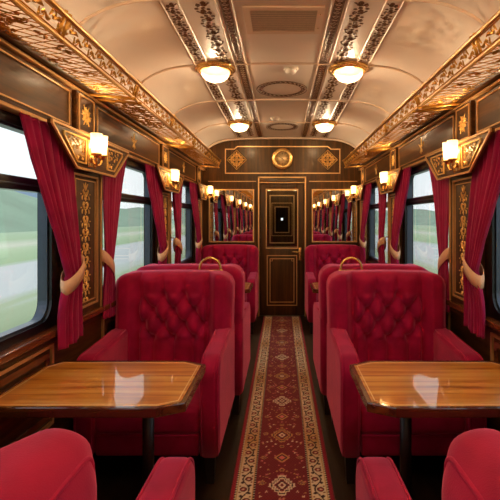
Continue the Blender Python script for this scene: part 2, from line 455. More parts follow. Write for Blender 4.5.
# header panel above the door, stepped top corners
def outline_header(s=0):
    return [(-0.88+s, 2.20+s), (0.90-s, 2.20+s), (0.90-s, 2.585-s), (0.76-s*0.4, 2.585-s), (0.71-s*0.4, 2.625-s), (-0.69+s*0.4, 2.625-s), (-0.74+s*0.4, 2.585-s), (-0.88+s, 2.585-s)]
m = MB(); m.ring(outline_header(0), outline_header(0.014), TEND, 0, 0.014); trim(m, TRIMG)
for a0, a1 in ((-1.14, -0.40), (0.42, 1.16)):
    m = MB(); m.bbox(a0, a1, YE-0.012, YE, 2.075, 2.087, 0.003); trim(m, TRIMG)
    m = MB(); line_rect(m, TEND, a0, a1, 0.22, 1.03, 0.012, 0.01); trim(m, TRIMG)
# arch cove bead where vault meets end wall
m = MB(); m.tube([(x, YE-0.012, ceil_z(x)-0.02) for x in CX[1:-1]], 0.016, 6); trim(m, CEILT)

# door leaf
d = empty('door_1', (0, YE+0.03, 0)); struct(d)
TD = lambda a, b, c: (a, -c, b)
m = MB()
for a0, a1, b0, b1 in ((-0.345, -0.235, 0.01, 2.05), (0.235, 0.345, 0.01, 2.05), (-0.235, 0.235, 1.95, 2.05), (-0.235, 0.235, 0.01, 1.06)):
    m.bbox(a0, a1, -0.02, 0.02, b0, b1, 0.003)
m.build('door_leaf', WOODV, d)
m = MB(); line_rect(m, TD, -0.25, 0.25, 1.04, 1.965, 0.014, 0.012, 0.02); line_rect(m, TD, -0.235, 0.235, 0.16, 0.94, 0.012, 0.01, 0.02)
line_rect(m, TD, -0.19, 0.19, 0.21, 0.89, 0.01, 0.008, 0.02)
for s in (-1, 1): m.tube([(s*0.19, -0.024, 0.85), (s*0.15, -0.024, 0.85), (s*0.15, -0.024, 0.89)], 0.004, 4)
m.build('gilded_moulding', TRIMG, d)
m = MB(); m.box(-0.235, 0.235, -0.004, 0.004, 1.06, 1.95); m.build('door_glass', GLASS, d)
h = MB(); h.bbox(0.255, 0.30, -0.032, -0.02, 0.86, 1.06, 0.006); hp = h.build('handle_plate', GOLD, d)
h = MB(); h.tube([(0.278, -0.03, 0.99), (0.278, -0.07, 0.99), (0.25, -0.075, 0.992), (0.15, -0.075, 0.995)], 0.011, 8); h.build('door_handle', GOLD, hp)
h = MB(); h.lathe([(0, -0.006), (0.014, -0.006), (0.014, 0.004), (0, 0.004)], (0.278, -0.035, 0.90), 12, 'Y'); h.build('lock', GOLD, hp)

# corridor beyond the door glass
m = MB(); m.box(-0.6, 0.6, 6.9, 13, -0.08, 0); m.box(-0.68, -0.6, 6.88, 13, 0, 2.4); m.box(0.6, 0.68, 6.88, 13, 0, 2.4); m.box(-0.68, 0.68, 6.88, 13, 2.4, 2.48)
for yy, hw, z0, z1 in ((9.0, 0.235, 1.02, 1.97), (11.4, 0.17, 1.16, 1.80), (13.0, 0.03, 1.46, 1.53)):
    m.box(-0.6, -hw, yy, yy+0.06, 0, 2.4); m.box(hw, 0.6, yy, yy+0.06, 0, 2.4); m.box(-hw, hw, yy, yy+0.06, 0, z0); m.box(-hw, hw, yy, yy+0.06, z1, 2.4)
struct(m.build('wall_corridor', WOODV))
m = MB()
for yy, hw, z0, z1 in ((9.0, 0.235, 1.02, 1.97), (11.4, 0.17, 1.16, 1.80)):
    T = lambda a, b, c, yy=yy: (a, yy-c, b)
    line_rect(m, T, -hw-0.02, hw+0.02, z0-0.02, z1+0.02, 0.02, 0.02)
    line_rect(m, T, -hw-0.10, hw+0.10, z0-0.10, z1+0.12, 0.014, 0.01)
trim(m, TRIMG)
for yy in (8.2, 10.3):  # glowing bowls added to brighten the closed corridor
    m = MB(); m.lathe([(0, 2.33), (0.05, 2.335), (0.09, 2.36), (0.10, 2.39)], (0, yy, 0), 20)
    o = m.build('corridor_fill_light', emitter('corridor_fill_glow', (1, 0.7, 0.4, 1), 90), None, False)
    tag(o, 'added glowing bowl behind the door glass, ' + ('nearer the door' if yy < 9 else 'deeper in the corridor'), 'lamp', 'added corridor fill lights')

# side wall joinery (cornice rails along both walls)
for sg in (-1, 1):
    X = lambda x: sg*(HW-x)
    def rail(x, z0, z1, mat):
        m = MB(); a, b = sorted((X(-0.001), X(x))); m.bbox(a, b, YB, YE, z0, z1, 0.005); trim(m, mat)
    rail(0.055, 1.975, 1.995, TRIMG); rail(0.045, 2.245, 2.262, TRIMG); rail(0.07, 2.268, 2.30, WOODH)
    rail(0.06, 0.895, 0.93, SILLW); rail(0.035, 0.86, 0.893, WOODH); rail(0.02, 0.0, 0.12, WOODH)
    rail(0.03, 2.30, 2.312, TRIMG)
    for i, w in enumerate(WINL if sg < 0 else WINR):
        T = lambda a, b, c: (X(c), a, b)
        m = MB(); line_rect(m, T, w-0.58, w+0.58, 0.42, 0.845, 0.018, 0.014); trim(m, TRIMG)
        m = MB(); line_rect(m, T, w-0.54, w+0.54, 0.46, 0.805, 0.03, 0.01); trim(m, SILLW)

for sg in (-1, 1):
    a, b = sorted((sg*(HW-0.012), sg*(HW+0.002))); m = MB(); m.box(a, b, YB, YE, 2.30, 2.62); trim(m, CEILM)
# ---------------------------------------------------------------- windows
wn = [0]
def window(x, y, rz):
    wn[0] += 1; w = empty('window_%d' % wn[0], (x, y, 0), rz); struct(w)
    rect = [(-HWW, ZW0), (HWW, ZW0), (HWW, ZW1), (-HWW, ZW1)]
    out = rrect(-HWW, HWW, ZW0, ZW1, 0.002); inn = rrect(-HWW+0.05, HWW-0.05, ZW0+0.04, ZW1-0.05, 0.10)
    m = MB(); m.ring(out, inn, TYZ, -0.07, 0.006)
    m.build('window_frame', BLACKM, w)
    m = MB(); o2 = inn; i2 = inset(inn, 0.012)
    m.ring(o2, i2, TYZ, -0.06, -0.012); m.build('seal', GREYM, w)
    m = MB(); m.bbox(-0.065, -0.004, -HWW+0.05, HWW-0.05, 1.635, 1.70, 0.008); m.build('transom', BLACKM, w)
    m = MB(); m.bbox(-0.006, 0.002, -HWW+0.06, HWW-0.06, 1.66, 1.668, 0.002); m.build('transom_bead', GREYM, w)
    m = MB(); m.box(-0.046, -0.042, -HWW+0.04, HWW-0.04, ZW0+0.03, ZW1-0.04); m.build('window_pane', GLASS, w)
for y in WINL: window(-HW, y, 0)
for y in WINR: window(HW, y, PI)

# ---------------------------------------------------------------- end-wall mirrors
def where(side): return 'left' if side < 0 else 'right'
for sg, a0, a1 in ((-1, -1.13, -0.43), (1, 0.46, 1.16)):
    e = empty('wall_mirror', ((a0+a1)/2, YE, 1.14)); hw = (a1-a0)/2
    T = lambda a, b, c: (a, -c, b)
    m = MB(); line_rect(m, T, -hw, hw, 0, 0.82, 0.018, 0.018); m.build('mirror_frame', TRIMG, e)
    m = MB(); m.box(-hw+0.015, hw-0.015, -0.008, -0.002, 0.015, 0.805); m.build('mirror_glass', MIRROR, e)
    tag(e, 'rectangular gold framed mirror on the end wall, %s of the door' % where(sg), 'mirror', 'mirrors on the end wall')

# ---------------------------------------------------------------- clock and diamonds
e = empty('wall_clock', (0.005, YE-0.001, 2.43))
m = MB(); m.lathe([(0.105, -0.03), (0.118, -0.045), (0.135, -0.03), (0.15, -0.036), (0.165, -0.02), (0.172, 0.0), (0.105, 0.0), (0.105, -0.03)], (0, 0, 0), 40, 'Y'); m.build('clock_rim', GOLD, e)
m = MB(); m.lathe([(0, -0.018), (0.107, -0.018), (0.107, 0), (0, 0)], (0, 0, 0), 40, 'Y'); dl = m.build('clock_dial', DIAL, e)
for k in range(12):
    m = MB(); t = 2*PI*k/12; L = 0.075 if k % 3 else 0.068
    T = lambda a, b, c: (a, -0.020-c, b)
    m.ribbon([(L*math.sin(t), L*math.cos(t)), (0.092*math.sin(t), 0.092*math.cos(t))], 0.003, T, 0.001)
    m.build('hour_mark', INK, dl)
for nm, t, L in (('minute_hand', -1.0, 0.075), ('hour_hand', 2.4, 0.055)):
    m = MB(); m.ribbon([(-0.012*math.sin(t), -0.012*math.cos(t)), (L*math.sin(t), L*math.cos(t))], [0.004, 0.002], lambda a, b, c: (a, -0.023-c, b), 0.001); m.build(nm, INK, e)
tag(e, 'round brass wall clock with pale dial centred above the door', 'clock')
for sg, x in ((-1, -0.70), (1, 0.705)):
    e = empty('diamond_ornament', (x, YE-0.001, 2.415))
    T = lambda a, b, c: (a, -0.004-c, b)
    m = MB(); r = 0.15; m.ribbon([(r, 0), (0, r), (-r, 0), (0, -r), (r, 0)], 0.006, T, 0.006); m.build('border', GOLDLEAF, e)
    m = MB()
    for q in range(4):
        t = q*PI/2; R = lambda p: (p[0]*math.cos(t)-p[1]*math.sin(t), p[0]*math.sin(t)+p[1]*math.cos(t))
        for s in (-1, 1):
            scroll(m, T, R((0.02, 0)), t+s*0.9, 0.030, -s, 0.005, 0.005)
            scroll(m, T, R((0.06, s*0.01)), t+s*1.2, 0.022, s*-1, 0.004, 0.005)
            leaf(m, T, R((0.05, s*0.045)), t+s*0.3, 0.04, 0.010, -s, 0.005); scroll(m, T, R((0.075, s*0.03)), t+s*2.0, 0.018, s, 0.005, 0.005); blob(m, T, R((0.09, s*0.03)), 0.009)
        leaf(m, T, R((0.06, 0)), t, 0.07, 0.012, 0, 0.005); blob(m, T, R((0.045, 0.045)), 0.012)
    loop(m, T, (0, 0), 0.022, 0.005, 0.006); blob(m, T, (0, 0), 0.012, 0.008)
    m.build('filigree', GOLDLEAF, e)
    tag(e, 'gold filigree diamond on the header panel, %s of the clock' % where(sg), 'ornament', 'diamonds beside the clock')

# ---------------------------------------------------------------- wall things (prototypes, local +x into the carriage)
# pilaster panel
pil = empty('pilaster'); tag(pil, cat='wall panel')
m = MB(); m.bbox(-0.001, 0.035, -0.23, 0.23, 0.93, 1.79, 0.006); m.build('panel_board', PANELW, pil)
m = MB(); line_rect(m, TYZ, -0.165, 0.165, 0.97, 1.765, 0.012, 0.010, 0.035); line_rect(m, TYZ, -0.135, 0.135, 1.0, 1.735, 0.006, 0.006, 0.035)
m.bbox(0.03, 0.045, -0.228, -0.216, 0.93, 1.79, 0.003); m.bbox(0.03, 0.045, 0.216, 0.228, 0.93, 1.79, 0.003)
m.build('gilded_border', TRIMG, pil)
m = MB(); T = lambda a, b, c: (0.036+c, a, b)
z = 1.02; i = 0
while z < 1.64:
    k = i % 4; s0 = [0.020, 0.026, 0.018, 0.024][k]
    for s in (-1, 1):
        scroll(m, T, (s*0.004, z), PI/2-s*1.0, s0, -s, 0.0042, 0.005, 12)
        scroll(m, T, (s*0.010, z+0.045), PI/2-s*1.3, s0*0.75, s, 0.0036, 0.005, 12)
        leaf(m, T, (s*0.045, z+0.02), PI/2-s*0.3, 0.032, 0.0055, s*1.6, 0.005)
        leaf(m, T, (s*0.022, z+0.055), PI/2-s*0.9, 0.034, 0.005, s*1.6, 0.005)
        blob(m, T, (s*0.060, z+0.055), 0.0055, 0.005); blob(m, T, (s*0.034, z+0.075), 0.005, 0.005)
    if k == 1: loop(m, T, (0, z+0.035), 0.017, 0.004, 0.006, 12, 1.4); blob(m, T, (0, z+0.035), 0.007, 0.007, 8, 1.6)
    elif k == 3:
        for q in range(6): leaf(m, T, (0, z+0.035), q*PI/3+PI/6, 0.022, 0.006, 0, 0.005)
    else: blob(m, T, (0, z+0.03), 0.009, 0.007, 8, 2.4)
    z += 0.082; i += 1
for s in (-1, 0, 1): leaf(m, T, (0, 1.67), PI/2+s*0.6, 0.05, 0.008, 0, 0.005)
for s in (-1, 1): scroll(m, T, (0, 1.675), PI/2-s*0.9, 0.020, s, 0.0042, 0.005)
m.build('gold_arabesque', GOLDLEAF, pil)

# valance shield over each pillar
val = empty('valance'); tag(val, cat='valance')
vo = [(-0.27, 1.775), (0.27, 1.775), (0.55, 1.985), (-0.55, 1.985)]
vo = [(-0.27, 1.775), (0.27, 1.775), (0.53, 1.965), (0.53, 1.985), (-0.53, 1.985), (-0.53, 1.965)]
m = MB(); m.prism(vo, TYZ, 0.088, 0.105); m.box(0.0, 0.088, -0.14, 0.14, 1.79, 1.98); m.build('valance_board', WOODH, val)
m = MB(); m.ring(vo, inset(vo, 0.012), TYZ, 0.105, 0.115); m.build('gilded_border', TRIMG, val)
for s in (-1, 1):
    tri = [(s*0.15, 1.81), (s*0.265, 1.81), (s*0.41, 1.93), (s*0.41, 1.955), (s*0.15, 1.955)]
    if s < 0: tri = tri[::-1]
    m = MB(); m.ring(tri, inset(tri, 0.008), TYZ, 0.105, 0.113)
    T = lambda a, b, c: (0.106+c, a, b)
    random.seed(3)
    for (a, b, r) in ((0.19, 1.84, .018), (0.235, 1.845, .016), (0.19, 1.89, .018), (0.24, 1.895, .018), (0.29, 1.90, .016), (0.19, 1.93, .014), (0.24, 1.935, .012), (0.29, 1.935, .012), (0.34, 1.935, .012), (0.325, 1.915, .012)):
        scroll(m, T, (s*a-0.01, b-0.01), random.uniform(0, 6), r*0.8, random.choice((-1, 1)), 0.0035, 0.004, 10)
        leaf(m, T, (s*a, b), random.uniform(0, 6), r*1.6, 0.006, 1); blob(m, T, (s*a+0.012, b+0.012), 0.005)
    m.build('fretwork_insert', GOLDLEAF, val)

# frieze: long panel with small ornament, and square panel with rosette
fl = empty('frieze_panel'); tag(fl, cat='frieze panel')
m = MB(); m.bbox(-0.001, 0.025, -0.77, 0.77, 2.0, 2.243, 0.004); m.build('panel_board', WOODH, fl)
m = MB(); line_rect(m, TYZ, -0.73, 0.73, 2.025, 2.22, 0.008, 0.008, 0.025); m.build('gilded_border', TRIMG, fl)
m = MB(); T = lambda a, b, c: (0.026+c, a, b)
for s in (-1, 1):
    scroll(m, T, (0, 2.10), PI/2-s*1.1, 0.024, s, 0.005, 0.005); scroll(m, T, (0, 2.13), PI/2-s*0.8, 0.016, s, 0.0045, 0.005)
    leaf(m, T, (0, 2.12), PI/2-s*1.5, 0.08, 0.010, s*0.8, 0.005); leaf(m, T, (0, 2.11), -PI/2+s*0.7, 0.05, 0.01, 0, 0.005)
leaf(m, T, (0, 2.12), PI/2, 0.07, 0.012, 0, 0.006); leaf(m, T, (0, 2.12), -PI/2, 0.06, 0.012, 0, 0.006); blob(m, T, (0, 2.12), 0.015, 0.008)
m.build('gold_ornament', GOLDLEAF, fl)
fs_ = empty('rosette_panel'); tag(fs_, cat='frieze panel')
m = MB(); m.bbox(-0.001, 0.04, -0.12, 0.12, 2.0, 2.243, 0.004); m.build('panel_board', WOODH, fs_)
m = MB(); line_rect(m, TYZ, -0.105, 0.105, 2.015, 2.23, 0.008, 0.008, 0.04); m.build('gilded_border', TRIMG, fs_)
m = MB(); T = lambda a, b, c: (0.041+c, a, b)
for q in range(6):
    t = q*PI/3; cx, cz = 0.03*math.cos(t), 2.12+0.028*math.sin(t)
    scroll(m, T, (cx, cz), t+0.8, 0.018, 1, 0.0045, 0.005); scroll(m, T, (cx, cz), t-0.8, 0.016, -1, 0.004, 0.005); leaf(m, T, (cx, cz), t, 0.04, 0.005, 0, 0.005); scroll(m, T, (0.055*math.cos(t+.5), 2.12+0.05*math.sin(t+.5)), t+2.2, 0.014, 1, 0.004, 0.005)
loop(m, T, (0, 2.12), 0.02, 0.006, 0.007); blob(m, T, (0, 2.12), 0.012, 0.009)
m.build('gold_rosette', GOLDLEAF, fs_)

# sconce, two glass tumblers
sc = empty('wall_sconce'); tag(sc, cat='wall lamp')
m = MB(); m.bbox(0.0, 0.014, -0.028, 0.028, 1.80, 1.955, 0.008); m.lathe([(0, 0.03), (0.02, 0.025), (0.024, 0.01), (0.024, 0)], (0.0, 0, 1.845), 14, 'X'); m.build('back_plate', GOLD, sc)
for s in (-1, 1):
    m = MB()
    pts = []
    for k in range(11):
        t = k/10; pts.append((0.02+0.040*math.sin(t*PI/2), s*0.038*t, 1.845-0.035*math.sin(t*PI)+0.0*t))
    pts.append((0.06, s*0.038, 1.86)); m.tube(pts, 0.0065, 8)
    m.lathe([(0, 1.845), (0.012, 1.848), (0.016, 1.858), (0.028, 1.864), (0.030, 1.872), (0.0, 1.872)], (0.06, s*0.038, 0), 16)
    am = m.build('arm', GOLD, sc)
    m = MB(); m.lathe([(0.002, 1.872), (0.024, 1.873), (0.027, 1.88), (0.033, 1.985), (0.030, 1.985), (0.024, 1.885), (0.002, 1.88)], (0.06, s*0.038, 0), 20)
    sh = m.build('glass_shade', SHADE, am, False)
    ld = bpy.data.lights.new('bulb', 'POINT'); ld.energy = SCONCE; ld.color = (1.0, 0.73, 0.43); ld.shadow_soft_size = 0.014
    lo = bpy.data.objects.new('bulb', ld); COL.objects.link(lo); lo.parent = am; lo.location = (0.06, s*0.038, 1.935)
m = MB(); m.lathe([(0, 1.79), (0.008, 1.795), (0.010, 1.81), (0.004, 1.82)], (0.035, 0, 0), 10); m.build('finial', GOLD, sc)

# curtain, gathered towards local +y (sgn=1) or -y
def curtain_proto(sgn):
    c = empty('curtain'); tag(c, cat='curtain')
    rnd = random.Random(5+sgn); nu, nv = 90, 60; ztop, ztie, zbot = 1.975, 1.20, 0.845
    vs = []; fs = []
    ph = [rnd.uniform(0, 6) for _ in range(4)]
    def wid(z):
        if z > ztie:
            t = (z-ztie)/(ztop-ztie); return 0.13+0.35*(t**0.85)*(0.55+0.45*t)**0.6
        t = (ztie-z)/(ztie-zbot); return 0.13+0.09*math.sin(min(1, t*1.4)*PI/2)
    for j in range(nv+1):
        z = ztop-(ztop-zbot)*j/nv
        w = wid(z); edge = 0.0 if z > ztie else 0.03*math.sin((ztie-z)/(ztie-zbot)*PI/2)
        drift = 0.035*math.sin(max(0, min(1, (z-ztie)/(ztop-ztie)))*PI)
        for i in range(nu+1):
            u = i/nu
            f = 7.0; comp = 0.13/w
            a = 2*PI*f*u + 0.7*math.sin(2*PI*u+ph[0]) + 0.5*math.sin(5*z+ph[1])
            amp = 0.020+0.012*math.sin(3.1*u*PI+ph[2])+0.01*comp
            x = 0.052+0.036*max(0, min(1, (1.78-z)/0.4))+0.72*amp*math.sin(a)*(0.75 if z > ztie else 1.0) + (0.004*math.sin(2.3*a))
            if z < ztie+0.2: x += 0.010*math.exp(-((z-ztie)/0.12)**2)
            y = (edge - w*u + drift*0 + 0.006*math.cos(a)) 
            vs.append((x, sgn*y, z+0.004*math.sin(a*0.5)*(j == nv) - (0.02*u if j > nv*0.9 else 0)))
    for j in range(nv):
        for i in range(nu):
            a = j*(nu+1)+i; fs.append((a, a+1, a+nu+2, a+nu+1))
    m = MB(); m.add(vs, fs, True); dr = m.build('drape', CURT, c)
    md = dr.modifiers.new('thickness', 'SOLIDIFY'); md.thickness = 0.003
    # tie band: slanting closed strap round the gathers
    m = MB(); N = 36; L = 0.078; vs = []; fs = []
    for k in range(N):
        t = 2*PI*k/N; yy = -0.065+0.098*math.cos(t); xx = 0.090+0.046*math.sin(t)
        zc = 1.20+(yy+0.065)*0.62
        for q, off in ((0, -L/2), (1, 0), (2, L/2)):
            bulge = 0.004 if q == 1 else 0
            vs.append((xx+bulge*math.sin(t), sgn*(yy+bulge*math.cos(t)), zc+off))
    for k in range(N):
        l = (k+1) % N
        for q in range(2): fs.append((k*3+q, l*3+q, l*3+q+1, k*3+q+1))
    m.add(vs, fs, True); tb = m.build('tie_band', TIE, c)
    md = tb.modifiers.new('thickness', 'SOLIDIFY'); md.thickness = 0.004
    m = MB(); m.tube([(0.03, sgn*0.03, 1.30), (0.06, sgn*0.03, 1.30), (0.075, sgn*0.02, 1.295)], 0.006, 8); m.build('tie_hook', GOLD, c)
    return c
cA, cB = curtain_proto(1), curtain_proto(-1)
uP, uV, uF, uS, uL, uA, uB = [[False] for _ in range(7)]
dist = {0: 'nearest', 1: 'second', 2: 'farthest'}
for sg, PL, WN in ((-1, PLL, WINL), (1, PRR, WINR)):
    rz = 0 if sg < 0 else PI; side = where(sg); x = sg*HW
    for i, y in enumerate(PL):
        if y < 1.5:
            pos = None
        else: pos = {4: 'nearest', 5: 'middle', 6: 'end-corner'}[i]
        nth = ['seventh', 'sixth', 'fifth', 'fourth'][i] if i < 4 else ''
        def lab(a, b=''): return ('%s %s on the %s wall' % (pos, a, side)) if pos else ('%s, %s from the end wall in the %s mirror' % (a, nth, side))
        place(pil, uP, (x, y, 0), rz, lab('dark wood pilaster panel with gold arabesque'), 'gilded pilasters')
        cs = 0.72 if i == 6 else 1
        place(val, uV, (x, y, 0), rz, lab('trapezoid wooden valance with gold fretwork'), 'valances over the pilasters', (1, cs, 1))
        place(fs_, uF, (x, y, 0), rz, lab('small square frieze panel with gold rosette'), 'rosette frieze panels')
        if i < 6: place(sc, uL, (x-sg*0.105, y-0.11, 0), rz, lab('lit brass sconce with two glass shades'), 'lit wall sconces')
        else: place(sc, uL, (x-sg*0.105, 6.48, 0), rz, lab('lit brass sconce with two glass shades'), 'lit wall sconces')
        for before in (True, False):
            if i == 6 and not before: continue
            yy = y + (-0.208 if before else 0.25)
            P, U = (cA, uA) if (before == (sg < 0)) else (cB, uB)
            wl = (('gathered crimson curtain %s the %s pilaster on the %s wall' % ('on the near side of' if before else 'on the far side of', pos, side))
                  if pos else 'crimson curtain %s the %s pilaster reflected in the %s mirror' % ('before' if before else 'after', nth, side))
            place(P, U, (x-sg*0.005, yy, 0), rz, wl, 'gathered curtains', (0.5 if (i == 4 and not before) or i < 3 or (i == 3 and before) else 0.95, 1, 1))
    for i, y in enumerate(WN):
        pos = {3: 'nearest', 4: 'middle', 5: 'farthest'}.get(i)
        place(fl, uS, (x, y, 0), rz, ('%s long frieze panel above a window on the %s wall' % (pos, side)) if pos else 'long frieze panel, %s from the end wall in the %s mirror' % (['sixth', 'fifth', 'fourth'][i], side), 'long frieze panels', (1, 0.98, 1))

# ---------------------------------------------------------------- luggage racks
def rack(sg):
    e = empty('luggage_rack', (sg*HW, 0, 0)); X = lambda x: -sg*x
    y0, y1 = YB+0.05, 6.35; xo, zl, xu, zu = 0.30, 2.25, 0.335, 2.335; zwall = 2.29
    zf = lambda x: zwall+(zl-zwall)*x/xo
    m = MB(); m.tube([(X(xo), y0, zl), (X(xo), y1, zl)], 0.011, 8); m.build('lower_rail', RACKG, e)
    m = MB(); m.tube([(X(xu), y0, zu), (X(xu), y1, zu)], 0.012, 8); m.build('upper_rail', RACKG, e)
    m = MB(); m.tube([(X(0.025), y0, zwall+0.02), (X(0.025), y1, zwall+0.02)], 0.010, 8); m.build('wall_rail', RACKG, e)
    m = MB(); s = 0.066; y = y0
    while y < y1-0.3:
        for q in (0, 1):
            a, b = (0.03, xo) if q else (xo, 0.03)
            dy = 0.15
            p0 = (X(a), y, zf(a)+0.006*q); p1 = (X(b), min(y+dy, y1), zf(b)+0.006*q)
            m.tube([p0, p1], 0.0022, 4, cap=False)
        y += s
    m.build('net', RACKG, e)
    # filigree patches in the net
    m = MB(); T = lambda a, b, c: (X(a), b, zf(a)-0.003-c)
    rnd = random.Random(11)
    y = -0.3
    while y < y1-0.15:
        dense = (y % 1.8) > 1.0 and y > 1.6
        for k in range(9 if dense else 2):
            a = rnd.uniform(0.06, 0.25); yy = y+rnd.uniform(-0.06, 0.06)
            scroll(m, T, (a, yy), rnd.uniform(0, 6.28), rnd.uniform(0.018, 0.03), rnd.choice((-1, 1)), 0.004, 0.004, 10)
            leaf(m, T, (a, yy), rnd.uniform(0, 6.28), rnd.uniform(0.04, 0.07), 0.009, 1)
            blob(m, T, (a+0.02, yy+0.03), 0.009)
        y += 0.09 if dense else 0.15
    m.build('filigree', RACKG, e)
    # fretwork between the two outer rails
    m = MB(); T = lambda a, b, c: (X(xo+(xu-xo)*b/(zu-zl)+c), a, zl+b)
    y = -1.0; s = 1; H = zu-zl
    while y < y1-0.08:
        scroll(m, T, (y, H*(0.5-s*0.32)), s*0.4, 0.022, s, 0.0045, 0.004, 10)
        leaf(m, T, (y+0.02, H*0.5), -s*0.8, 0.05, 0.009, s*1.5); blob(m, T, (y+0.055, H*(0.5+s*0.25)), 0.010)
        leaf(m, T, (y+0.045, H*0.5), s*1.2, 0.03, 0.008, -s)
        y += 0.07; s = -s
    for b in (0.014, H-0.014): m.ribbon([(y0, b), (y1, b)], 0.003, T, 0.003)
    m.build('fret_panel', RACKG, e)
    PL = PLL if sg < 0 else PRR
    ys = sorted([p+0.05 for p in PL if p < 6]+[(PL[k]+PL[k+1])/2+0.05 for k in range(len(PL)-1)]+[6.3])
    for y in ys:
        m = MB(); m.tube([(X(xo-0.004), y, zl-0.012), (X(xu+0.004), y, zu+0.018)], 0.008, 8)
        m.tube([(X(xo-0.004), y+0.035, zl-0.012), (X(xu+0.004), y+0.035, zu+0.018)], 0.008, 8); m.build('post', RACKG, e)
    for y in [p+0.05 for p in PL if p < 6]+[6.3]:
        m = MB()
        for dy in (0, 0.11) if y < 6.2 else (0,):
            m.tube([(X(0.0), y+dy, zwall-0.02), (X(0.03), y+dy, zwall-0.025), (X(xo+0.01), y+dy, zl-0.012)], [0.014, 0.011, 0.009], 8)
            m.lathe([(0, -0.01), (0.016, -0.006), (0.016, 0.006), (0, 0.01)], (X(xo+0.01), y+dy, zl-0.012), 10)
        m.build('bracket', RACKG, e)
    tag(e, 'long brass luggage rack with netting along the %s wall' % where(sg), 'luggage rack', 'overhead luggage racks')
rack(-1); rack(1)

# ---------------------------------------------------------------- ceiling lamps, vent, detectors
cl = empty('ceiling_lamp'); tag(cl, cat='ceiling lamp')
m = MB(); m.lathe([(0, 0), (0.165, 0.0), (0.168, -0.012), (0.15, -0.022), (0.152, -0.032), (0.128, -0.040), (0.118, -0.034), (0, -0.03)], (0, 0, 0), 36); rim = m.build('brass_rim', GOLD, cl)
m = MB(); m.tube([(0.158*math.cos(2*PI*k/48), 0.158*math.sin(2*PI*k/48), -0.022+0.0*k) for k in range(48)], [0.007 if k % 2 else 0.004 for k in range(48)], 6, True); m.build('beaded_rim', GOLD, rim)
m = MB(); m.lathe([(0.118, -0.034)]+[(0.118*math.cos(t), -0.034-0.085*math.sin(t)) for t in [PI/2*k/9 for k in range(1, 9)]]+[(0.001, -0.119)], (0, 0, 0), 32); m.build('glass_bowl', BOWL, cl, False)
ld = bpy.data.lights.new('bulb', 'POINT'); ld.energy = CEIL_LAMP; ld.color = (1.0, 0.80, 0.57); ld.shadow_soft_size = 0.042
lo = bpy.data.objects.new('bulb', ld); COL.objects.link(lo); lo.parent = cl; lo.location = (0, 0, -0.068)
u = [False]
for y in (3.66, 5.75, 1.57, -0.52, -2.61, -4.70):
    for sg in (-1, 1):
        if y > 3: lb = 'lit frosted bowl ceiling lamp with brass rim, %s on the %s side' % ('nearer' if y < 5 else 'farther', where(sg))
        else: lb = 'lit ceiling bowl lamp behind the view, %s in the %s row' % ({1.57: 'third', -0.52: 'fourth', -2.61: 'fifth', -4.70: 'sixth'}[y], where(sg))
        place(cl, u, (sg*0.555, y, ceil_z(0.555)), 0, lb, 'ceiling bowl lamps')
e = empty('ceiling_vent', (0.01, 2.80, ceil_z(0)-0.002)); tag(e, 'rectangular slatted ventilation grille in the centre of the ceiling', 'vent')
m = MB(); T = lambda a, b, c: (a, b, -c); line_rect(m, T, -0.245, 0.245, -0.19, 0.19, 0.04, 0.012); m.build('vent_frame', CEILT, e)
m = MB(); m.box(-0.21, 0.21, -0.155, 0.155, -0.003, 0.0); m.build('vent_backing', plain('vent_dark', srgb(70, 60, 48), 0.6), e)
for k in range(10):
    y = -0.138+0.276*k/9; m = MB(); m.prism([(y-0.007, 0.006), (y+0.006, 0.0115), (y+0.007, 0.0100), (y-0.006, 0.0045)], lambda a, b, c: (c, a, -b), -0.208, 0.208); m.build('slat', VENTM, e)
for k in (-1, 1):
    m = MB(); m.lathe([(0, -0.016), (0.004, -0.015), (0.005, -0.012)], (0.226, k*0.10, 0), 8); m.build('screw', GOLD, e)
for x, y, lb in ((0.075, 3.72, 'small white round smoke detector between the vent and the near wreath'), (-0.085, 5.52, 'small white ceiling sensor between the two painted wreaths')):
    e = empty('smoke_detector', (x, y, ceil_z(x))); tag(e, lb, 'smoke detector')
    m = MB(); m.lathe([(0, 0), (0.062, 0), (0.062, -0.012), (0.055, -0.016), (0, -0.016)], (0, 0, 0), 24); m.build('base', WHITEP, e)
    m = MB(); m.lathe([(0.048, -0.016), (0.046, -0.03), (0.03, -0.044), (0, -0.046)], (0, 0, 0), 24); m.build('sensor_head', WHITEP, e)

